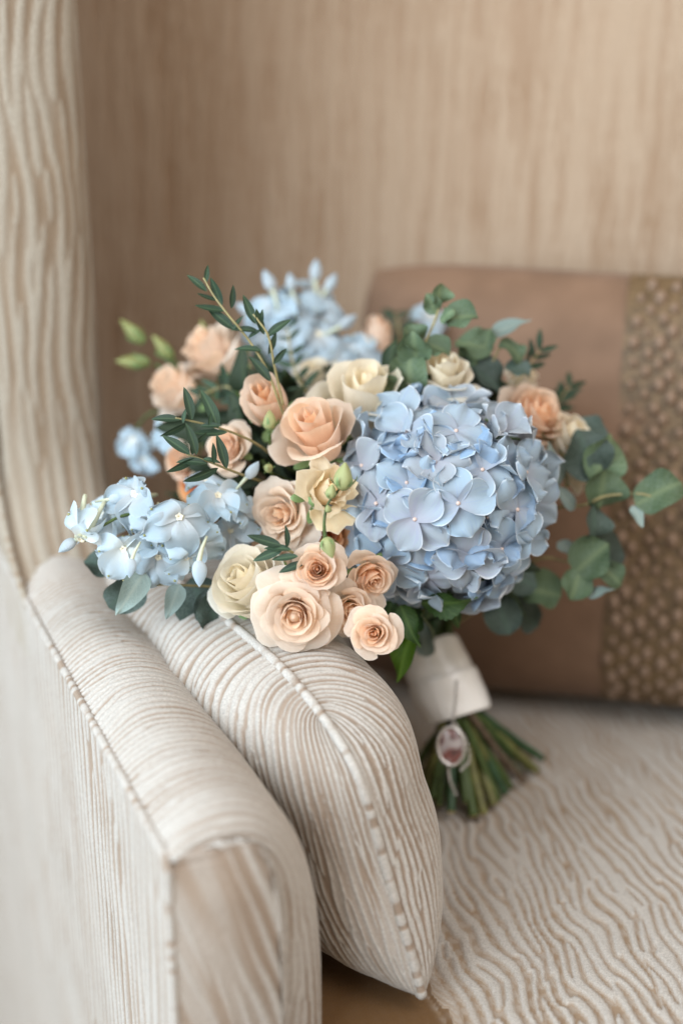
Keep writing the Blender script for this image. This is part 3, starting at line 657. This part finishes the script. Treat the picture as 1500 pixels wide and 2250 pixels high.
spray('single blue delphinium floret behind the eucalyptus', [W(900, 900, 1.1), W(935, 760, 1.12), W(945, 700, 1.13)], [(DF[1], 945, 692, 1.13, 45, (.2, .6, 1), .3)])

# narrow-leaved sprigs
LN = [leaf_mesh('leaf', 1, .30, SPRIG, 'lance', .25, b, seed=i) for i, b in enumerate((.1, .3, -.15))]
def sprig(pts, leaves, rad=.0010, mat=None, stem=None, name='olive_sprig'):
    o = stem_part(name, pts, rad, stem or TWIG); base = Vector(pts[0])
    for (px, py, d, dx, dy, dz, ln, nx, ny, *sc) in leaves:
        dv = cdir(dx, dy, dz); me = (sc[0] if sc else LN)[rnd.randrange(3)]
        link('leaf', me, o).matrix_basis = Matrix.Translation(-base) @ ycol(dv, cdir(nx, ny, 1), W(px, py, d), ln * (1.0 if sc else 1.2) * d / FPX)
    return o
def leafy(pts, n, ln, mes, name, rad=.001, stem=None, t0=.1, spread=.9, size=(.8, 1.15), tip=True, opp=True):
    o = stem_part(name, pts, rad, stem or TWIG); base = Vector(pts[0]); P = catmull(pts, 200)
    for k in range(n):
        t = t0 + (1 - t0) * k / max(1, n - 1); i = min(198, int(t * 199)); p = Vector(P[i]); tg = Vector(P[i + 1] - P[i]).normalized()
        for sgn in ((-1, 1) if opp else (rnd.choice((-1, 1)),)):
            side = tg.cross(cdir(0, 0, 1)).normalized() * sgn; out = cdir(0, 0, 1) * rnd.uniform(-.8, .8)
            dv = (tg * rnd.uniform(.3, .9) + side * spread + out * .8).normalized()
            L = ln * rnd.uniform(*size) * (1 - .35 * t) / FPX * .95
            nn = cdir(rnd.uniform(-.7, .7), rnd.uniform(-.5, .7), 1)
            link('leaf', rnd.choice(mes), o).matrix_basis = Matrix.Translation(-base) @ ycol(dv, nn, p, L)
    return o
D = .915
sprig([W(640, 960, .95), W(612, 880, .93), W(585, 810, .92), W(545, 745, .915), W(500, 690, .91), W(470, 650, .91), W(447, 610, .91)], [
    (455, 640, D, -.75, .65, .1, 48, .3, .3), (452, 622, D, .1, 1, .1, 34, .3, .1), (488, 672, D, -.35, .95, .2, 56, -.3, .1), (508, 678, D, .12, 1, .1, 44, .6, 0),
    (498, 682, D, -1, .05, .2, 60, 0, .8), (515, 724, D, -.75, .62, .1, 64, .2, .2), (512, 725, D, .5, .9, .1, 32, -.2, .5), (478, 660, D, -1, .25, .1, 40, 0, .9),
    (595, 838, D, -.6, .8, .1, 62, .3, .2), (575, 770, D, -1, .18, .1, 50, .1, .7), (545, 742, D, .7, .5, .2, 30, 0, .5)])
sprig([W(622, 890, .93), W(604, 810, .92), W(590, 740, .912), W(568, 705, .91), W(556, 690, .91)], [
    (562, 712, D, -.42, .9, .1, 58, .2, .1), (568, 728, D, -1, .18, .2, 50, .1, .7), (585, 740, D, .82, .7, .1, 56, -.2, .3), (590, 778, D, .35, .95, .1, 44, .7, .1),
    (570, 720, D, .2, 1, .4, 34, .2, .6), (580, 735, D, -.3, .8, .3, 52, .5, .2), (600, 800, D, .5, .6, .2, 40, .5, .1)])
sprig([W(600, 1000, .95), W(545, 965, .92), W(480, 940, .905), W(420, 925, .895), W(385, 918, .892)], [
    (396, 922, .892, -1, .12, .1, 54, 0, .5), (422, 922, .892, -.18, 1, .1, 62, .4, 0), (402, 930, .892, .15, 1, .2, 30, -.5, 0), (412, 930, .892, -.9, -.5, .2, 56, .2, -1.2),
    (480, 942, .895, -.35, .95, .1, 78, .4, .1), (460, 938, .892, .1, 1, .2, 28, .5, 0), (440, 936, .892, .75, .05, .1, 40, 0, .6), (455, 950, .892, -.6, -.7, .2, 34, .2, -1),
    (500, 950, .897, -1, -.1, .1, 68, 0, 1), (432, 1000, .888, -.25, 1, .1, 62, .5, 0), (498, 1030, .89, -.25, .95, .1, 66, .5, 0)])
sprig([W(580, 1060, .95), W(510, 1035, .905), W(460, 1015, .895), W(410, 998, .89)], [
    (418, 998, .889, -.85, .6, .1, 62, .2, .3), (455, 1018, .889, -1, .15, .2, 56, .1, .6), (430, 1006, .889, -.9, -.5, .1, 60, .2, -1.1), (422, 1000, .889, .1, 1, .1, 40, .6, 0),
    (470, 1020, .889, 0, 1, .1, 40, .7, 0), (480, 1028, .889, -.9, -.4, .1, 70, .1, -1), (445, 1008, .889, .9, -.1, .1, 34, 0, .7)])
sprig([W(690, 1240, .90), W(650, 1218, .875), W(615, 1200, .868), W(600, 1192, .866)], [
    (618, 1198, .865, -1, .25, .1, 66, .1, .4), (640, 1208, .865, -.9, .15, .1, 50, .1, .7), (630, 1204, .865, .05, 1, .1, 42, .7, 0), (622, 1206, .865, -.9, -.35, .1, 60, .1, .2),
    (655, 1222, .865, -1, -.1, .1, 50, 0, .6), (670, 1235, .868, -.8, -.3, .1, 52, 0, .4)])
leafy([W(900, 900, 1.08), W(885, 780, 1.10), W(870, 690, 1.12)], 9, 70, LN, 'olive_sprig', t0=.3)
leafy([W(1100, 900, 1.02), W(1150, 820, 1.02), W(1185, 770, 1.02)], 3, 75, LN, 'olive_sprig', t0=.6, spread=.5)
leafy([W(1150, 960, 1.06), W(1210, 900, 1.06), W(1250, 850, 1.06)], 4, 80, LN, 'olive_sprig', t0=.5, spread=.5)
leafy([W(700, 900, 1.0), W(650, 820, 1.02), W(630, 720, 1.03)], 6, 60, LN, 'olive_sprig', t0=.3)
leafy([W(560, 900, 1.0), W(500, 850, 1.02), W(440, 870, 1.02)], 6, 64, LN, 'olive_sprig', t0=.2)

# round-leaved eucalyptus
ER = [leaf_mesh('leaf', 1, w_, EUC, 'round', c, b, .5, i) for i, (w_, c, b) in enumerate(((.92, .25, .1), (.8, .1, .25), (.98, .35, -.1)))]
EP = [leaf_mesh('leaf', 1, .62, EUCP, 'ovate', .15, .1, .2, i) for i in range(3)]
ED = [leaf_mesh('leaf', 1, .85, EUCD, 'round', .2, .15, .4, i) for i in range(3)]
GL = [leaf_mesh('leaf', 1, .62, GREEN, 'ovate', .3, .2, .4, i, serr=1, ns=41) for i in range(3)]
LL = [leaf_mesh('leaf', 1, .6, LIME, 'ovate', .2, .15, .5, i, ns=31) for i in range(3)]
d = .965
sprig([W(900, 1010, 1.0), W(885, 900, .97), W(905, 830, .965), W(935, 750, .965), W(960, 690, .965), W(966, 645, .965)], [
    (962, 672, d, .05, 1, .2, 50, .6, .1, ER), (958, 690, d, -.3, .6, .3, 48, -.2, .4, ER), (975, 700, d, 1, .1, .2, 74, .1, .5, ER), (968, 708, d, .4, .5, .5, 40, .1, .7, ER),
    (932, 752, d, .8, -.35, .2, 62, .4, .4, ER), (925, 765, d, -.5, .5, .2, 62, 0, .5, ER), (915, 800, d, -.1, .6, .4, 78, -.2, .1, ER), (900, 880, d, -.05, 1, .25, 108, -.3, .2, ER),
    (880, 880, d, -.7, .6, .0, 74, -.8, .2, ER)], rad=.0013, name='eucalyptus_sprig')
d = 1.0
sprig([W(1010, 1000, 1.03), W(1050, 880, 1.01), W(1080, 800, 1.0), W(1105, 750, 1.0)], [
    (1080, 735, d, 1, .45, .1, 92, -.2, .9, EP), (1085, 765, d, -.9, .2, .1, 84, .2, .6, ER), (1100, 745, d, .7, -.6, .2, 66, .4, .6, ER), (1065, 770, d, .2, .95, .1, 50, -.4, .8, ER),
    (1075, 870, d, -.45, .9, .1, 108, .5, .2, ED), (1105, 860, d, -.7, .6, .2, 84, .4, .7, ED), (1110, 800, d, .7, -.3, .2, 60, .2, .8, ED), (1050, 800, d, -.6, .8, .1, 70, .2, .5, ER)], rad=.0013, name='eucalyptus_sprig')
d = .985
sprig([W(1120, 1180, 1.05), W(1210, 1120, 1.0), W(1280, 1110, .985), W(1330, 1090, .98), W(1400, 1085, .975), W(1430, 1090, .97)], [
    (1222, 1075, d, -.12, 1, .1, 108, .8, .1, EP), (1300, 1060, d, -.2, .9, .1, 120, .2, .2, ED), (1318, 1120, d, .05, 1, .2, 92, .2, .2, ER), (1395, 1110, .972, .9, .55, .2, 112, -.1, .5, ER),
    (1390, 1110, .972, .35, -.8, .2, 54, .1, .6, EP), (1262, 1120, d, -.5, .6, .2, 74, .3, .6, EP), (1300, 1060, d, .5, .9, 0, 116, .6, .1, ER), (1310, 1000, 1.01, -.3, .9, 0, 92, .3, .7, ED)], rad=.0013, name='eucalyptus_sprig')
sprig([W(1090, 1300, 1.05), W(1180, 1230, 1.01), W(1250, 1235, 1.0), W(1310, 1240, .99)], [
    (1300, 1195, d, .1, .95, .1, 90, .9, .1, ED), (1262, 1260, d, .6, .6, .2, 98, -.1, .4, ER), (1300, 1235, d, .8, -.5, .2, 80, .2, .5, ER), (1275, 1250, d, -.3, -.9, .2, 72, .1, .2, ER),
    (1290, 1310, d, .8, .3, .3, 60, .2, 1, EP), (1225, 1190, 1.0, .8, -.6, .1, 74, .7, .5, EP), (1322, 1160, 1.0, .25, -1, .1, 100, 1.3, .1, ED)], rad=.0012, name='eucalyptus_sprig')
sprig([W(1000, 1370, 1.06), W(1080, 1320, 1.03), W(1140, 1290, 1.02), W(1190, 1260, 1.01)], [
    (1180, 1290, 1.0, -.6, .3, .1, 100, .1, .8, ED), (1150, 1290, 1.01, .8, -.2, .1, 84, .1, .4, ER), (1110, 1320, 1.03, .7, -.5, .1, 92, .1, .8, ED), (1060, 1350, 1.02, .9, .1, .2, 90, .2, 1, EUC and ER),
    (1090, 1310, 1.0, .3, -.9, .1, 90, -.3, .6, ED)], rad=.0012, name='eucalyptus_sprig')
sprig([W(560, 1300, .97), W(470, 1290, .94), W(380, 1285, .92), W(310, 1285, .91), W(270, 1275, .90)], [
    (318, 1255, .905, -.55, -.9, .1, 116, .3, -.2, EP), (395, 1283, .91, -.35, -.95, .1, 84, .2, -.1, EP), (460, 1290, .94, .3, -.9, .1, 110, .1, .1, ED), (420, 1270, .945, .4, -.9, .1, 124, -.3, .1, ED),
    (255, 1250, .945, -.9, .3, .1, 72, .2, .6, ED), (310, 1270, .93, -.5, -.5, .1, 96, .9, .3, ED), (480, 1300, .93, -.2, -1, .1, 96, .5, .1, ED)], rad=.001, name='eucalyptus_sprig')
# broad rose leaves
sprig([NT, W(950, 1390, 1.0), W(925, 1350, .94)], [
    (925, 1325, .925, 1, -.02, .2, 122, .1, -.9, GL), (905, 1385, .95, -.35, -1, .2, 120, -.5, .4, LL), (915, 1390, .955, -.1, .9, .1, 110, -.8, .2, GL), (880, 1330, .93, .3, -.8, .2, 100, -.6, .3, GL),
    (940, 1360, .97, .2, .8, .1, 110, .8, .1, GL), (935, 1445, 1.02, -.1, 1, .3, 92, -.4, .2, EP), (965, 1300, .96, .6, -.9, .1, 90, .5, .1, GL), (860, 1320, .95, -.2, -.7, .1, 90, .2, .6, GL)], rad=.0016, stem=STEMG, name='rose_foliage')

# buds
def bud_mesh(name, slim=1.0, mats=None):
    mb = MB(); u, v = np.meshgrid(np.linspace(0, 1, 14), np.linspace(0, 2 * math.pi, 16, endpoint=False), indexing='ij')
    r = .34 * np.sin(np.pi * u ** .72) ** .8 * (1 - .2 * u) * (1 + .10 * np.sin(3 * v + u * 4) * u) + .02
    r = r * slim
    mb.grid(np.stack([r * np.cos(v), r * np.sin(v), u], -1), 0, wrap=True)
    for k in range(5):
        a, s = np.meshgrid(np.linspace(-1, 1, 5), np.linspace(0, 1, 8), indexing='ij'); ph = k * 1.2566
        rr = (.06 + .34 * np.sin(s * 2.0)) * slim + .03 + .10 * (k % 2) * s ** 2; y = a * .10 * (1 - s) ** .7
        mb.grid(np.stack([rr * math.cos(ph) - y * math.sin(ph), rr * math.sin(ph) + y * math.cos(ph), .02 + .55 * s], -1), 1)
    return mb.mesh(name, mats or [BUD, SEPAL])
BM = bud_mesh('flower_bud'); BM2 = bud_mesh('flower_bud', .62, [plain('olive_bud', (.20, .21, .07), .5, var=.2, scale=60), SEPAL])
bstem = stem_part('bud_stem', [W(720, 1260, .90), W(712, 1170, .862), W(716, 1120, .858), W(728, 1095, .856), W(745, 1075, .856)], .0011, STEMG)
for (px, py, dd, ax, ln) in ((752, 1078, .856, (.1, 1, .25), 64), (724, 1096, .855, (.2, .9, .4), 36), (722, 1125, .857, (-.1, .6, .6), 22), (714, 1180, .852, (.35, -1, .2), 50),
                             (592, 945, .93, (0, 1, -.2), 46), (590, 1030, .925, (0, .1, 1), 30), (318, 752, 1.08, (-.8, .75, 0), 74), (330, 797, 1.08, (-1, .15, 0), 66), (380, 790, 1.08, (-.5, .6, .1), 70),
                             (320, 800, 1.08, (-1, .1, .2), 66), (450, 740, 1.08, (-.2, 1, 0), 40)):
    put('flower_bud', BM2 if dd > 1.05 else BM, frame(cdir(*ax), rnd.uniform(0, 6), W(px, py, dd), ln * dd / FPX))
for pts in ([W(714, 1180, .852), W(712, 1150, .857), W(716, 1115, .858)], [W(592, 950, .93), W(600, 1000, .94), W(650, 1040, .96)], [W(590, 1035, .925), W(620, 1050, .95), W(680, 1070, .97)],
            [W(345, 770, 1.08), W(400, 820, 1.07), W(480, 870, 1.05)], [W(340, 800, 1.08), W(400, 830, 1.07), W(480, 880, 1.05)], [W(380, 790, 1.08), W(420, 830, 1.07), W(500, 890, 1.05)],
            [W(510, 850, 1.02), W(560, 910, .99), W(600, 960, .97)], [W(575, 1010, .97), W(640, 1100, .97), W(740, 1250, .99)]):
    stem_part('bud_stem', pts, .0012, STEMG, 16, 6)

# inner greenery, in the shade of the blooms
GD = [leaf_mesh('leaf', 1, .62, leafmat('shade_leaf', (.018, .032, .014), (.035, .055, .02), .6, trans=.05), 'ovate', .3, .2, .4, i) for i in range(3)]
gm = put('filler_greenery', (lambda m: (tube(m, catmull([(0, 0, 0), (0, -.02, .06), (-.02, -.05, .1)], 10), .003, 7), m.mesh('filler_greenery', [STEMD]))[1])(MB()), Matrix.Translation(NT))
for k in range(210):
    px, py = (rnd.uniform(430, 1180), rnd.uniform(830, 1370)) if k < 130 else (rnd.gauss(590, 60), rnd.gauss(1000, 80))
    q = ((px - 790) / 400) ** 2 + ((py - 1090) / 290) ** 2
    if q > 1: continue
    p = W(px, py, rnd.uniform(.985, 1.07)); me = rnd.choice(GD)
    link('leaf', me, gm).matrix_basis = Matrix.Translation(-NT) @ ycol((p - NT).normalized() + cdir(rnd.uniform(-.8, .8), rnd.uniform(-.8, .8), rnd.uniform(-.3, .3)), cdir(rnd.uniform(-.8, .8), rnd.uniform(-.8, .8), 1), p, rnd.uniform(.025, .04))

# stems: from the blooms through the ribbon, fanning out on the seat
ends = [(905, 1700), (935, 1745), (965, 1772), (990, 1786), (1015, 1740), (1040, 1795), (1062, 1790), (1075, 1745), (1095, 1760), (1100, 1720), (1122, 1732), (1140, 1700), (1150, 1718), (1165, 1690), (1180, 1695), (1192, 1668), (1170, 1655), (925, 1725), (950, 1755), (1050, 1775), (975, 1740), (1025, 1765), (1085, 1770), (1110, 1745), (1130, 1660), (1085, 1690), (1045, 1710), (1000, 1720), (960, 1710), (1060, 1660), (1020, 1680)]
axr = (NB - NT).normalized(); rx = axr.cross(Vector((0, 1, 0))).normalized(); ry = axr.cross(rx).normalized()
smats = [STEMG, STEMY, STEMG, STEMD, STEMB, STEMG, STEMY, STEMD]
for k, (ex, ey) in enumerate(ends):
    fpos, fax = flowers[k % len(flowers)]; th = k * 2.4; rr = .019 * math.sqrt((k + .5) / len(ends))
    side = (ex - 1050) / 150
    o1 = rx * math.cos(th) * rr + ry * math.sin(th) * rr
    hgt = .0045 if k % 3 else rnd.uniform(.004, .012)
    e_ = seat_pt(ex, ey, hgt)
    o2 = (rx * (-1 if rx.x < 0 else 1)) * side * .014 + ry * rnd.uniform(-.014, .014)
    pts = [fpos, fpos.lerp(NT, .55) - fax * .012, NT + o1, NB + o2, NB.lerp(e_, .5) + o2 * .4, e_]
    r0 = rnd.uniform(.0024, .0037); P = catmull(pts, 60)
    rad = np.concatenate([np.linspace(.0014, r0, 24), np.full(36, r0)])
    mb = MB(); tube(mb, P - np.array(pts[0]), rad * (1 + .05 * np.sin(np.arange(60) * .9 + k)), 10)
    mb.F[-1]; mb.M[-1][-10:] = 1
    put('stem', mb.mesh('stem', [smats[k % 8], CUT]), Matrix.Translation(fpos))

# ribbon
m_, nt_, p_, _ = newmat('white_satin_ribbon')
cc = mixc(nt_, noise(nt_, 30, 2), (.88, .86, .83), (.93, .92, .90)); nt_.links.new(cc, p_.inputs['Base Color'])
p_.inputs['Roughness'].default_value = .24; p_.inputs['Coat Weight'].default_value = .4; p_.inputs['Coat Roughness'].default_value = .2; p_.inputs['Sheen Weight'].default_value = .3; p_.inputs['Specular IOR Level'].default_value = .8
bump(nt_, p_, noise(nt_, 900, 2, stretch=(1, .1, 1)), .0002, .4); RIB = m_
def band(t0, t1, r0, r1, seed, turns=1.0, mat=None):
    u, v = np.meshgrid(np.linspace(0, 1, 40), np.linspace(0, 2 * math.pi * turns, 90), indexing='ij')
    r = r0 + (r1 - r0) * u + .0004 * snoise(u * 3, np.cos(v) * 2, seed, 6, 2) + .0007 * v / 6.28 - .0012 * (np.abs(2 * u - 1) ** 10) + .0004 * np.sin(v * 2 + u * 5)
    tt_ = t0 + (t1 - t0) * u + .05 * np.sin(v + seed)
    A = np.array(NT); B = np.array(NB)
    P = A + tt_[..., None] * (B - A) + (r * np.cos(v))[..., None] * np.array(rx) + (r * .92 * np.sin(v))[..., None] * np.array(ry)
    Q = np.concatenate([P, (P - (P - (A + tt_[..., None] * (B - A))) * .03)[::-1]])
    mb = MB(); mb.grid(Q - np.array(NT)); return mb.mesh('ribbon', [RIB])
put('ribbon', band(-.10, .60, .0232, .0240, 3, 1.25), Matrix.Translation(NT))
put('ribbon', band(.40, 1.05, .0262, .0256, 8, 1.3), Matrix.Translation(NT))

# locket hanging from the ribbon
SILVER = plain('silver', (.62, .60, .58), .28, metal=1., var=.08, scale=300)
m_, nt_, p_, _ = newmat('locket_portrait')
cr = mixc(nt_, maprange(nt_, noise(nt_, 75, 1), .42, .58), (.42, .38, .38), (.24, .09, .08)); nt_.links.new(mixc(nt_, maprange(nt_, noise(nt_, 120, 1), .5, .66), cr, (.10, .05, .05)), p_.inputs['Base Color'])
p_.inputs['Roughness'].default_value = .12; PORT = m_
lc = W(990, 1640, 1.012)
lk = thing('locket_charm', 'small oval silver locket on a beaded chain hanging from the bouquet ribbon', 'locket', lc)
fr_ = ycol(cdir(-.05, 1, -.1), cdir(-.1, .1, 1), (0, 0, 0))
mb = MB(); v = np.linspace(0, 2 * math.pi, 60); rx_, ry_ = .0094, .0134
tube(mb, np.stack([rx_ * np.cos(v), ry_ * np.sin(v), v * 0], -1), .0014 * (1 + .25 * np.sin(v * 22)), 8, cap=False)
link('locket_frame', mb.mesh('locket_frame', [SILVER]), lk, fr_)
u, v = np.meshgrid(np.linspace(0, 1, 10), np.linspace(0, 2 * math.pi, 40, endpoint=False), indexing='ij')
mb = MB(); mb.grid(np.stack([rx_ * u * np.cos(v), ry_ * u * np.sin(v), .002 * (1 - u ** 2)], -1), wrap=True)
mb.grid(np.stack([rx_ * u * np.cos(v), ry_ * u * np.sin(v), -.0015 * (1 - u ** 2)], -1)[::-1], wrap=True)
link('portrait_disc', mb.mesh('portrait_disc', [PORT]), lk, fr_)
mb = MB(); th, ph = np.meshgrid(np.linspace(0, math.pi, 6), np.linspace(0, 2 * math.pi, 8, endpoint=False), indexing='ij')
mb.grid(.0014 * np.stack([np.sin(th) * np.cos(ph), np.sin(th) * np.sin(ph), np.cos(th)], -1), wrap=True); bead = mb.mesh('bead', [SILVER])
for pts, n in (([W(1003, 1500, 1.028), W(1000, 1545, 1.022), W(993, 1592, 1.012)], 10), ([W(1000, 1592, 1.014), W(1022, 1625, 1.014), W(1030, 1670, 1.016), W(1012, 1692, 1.016)], 13), ([W(985, 1690, 1.013), W(988, 1715, 1.016), W(1000, 1745, 1.02)], 8)):
    for p in catmull(pts, n): link('bead', bead, lk, Matrix.Translation(Vector(p) - lc))
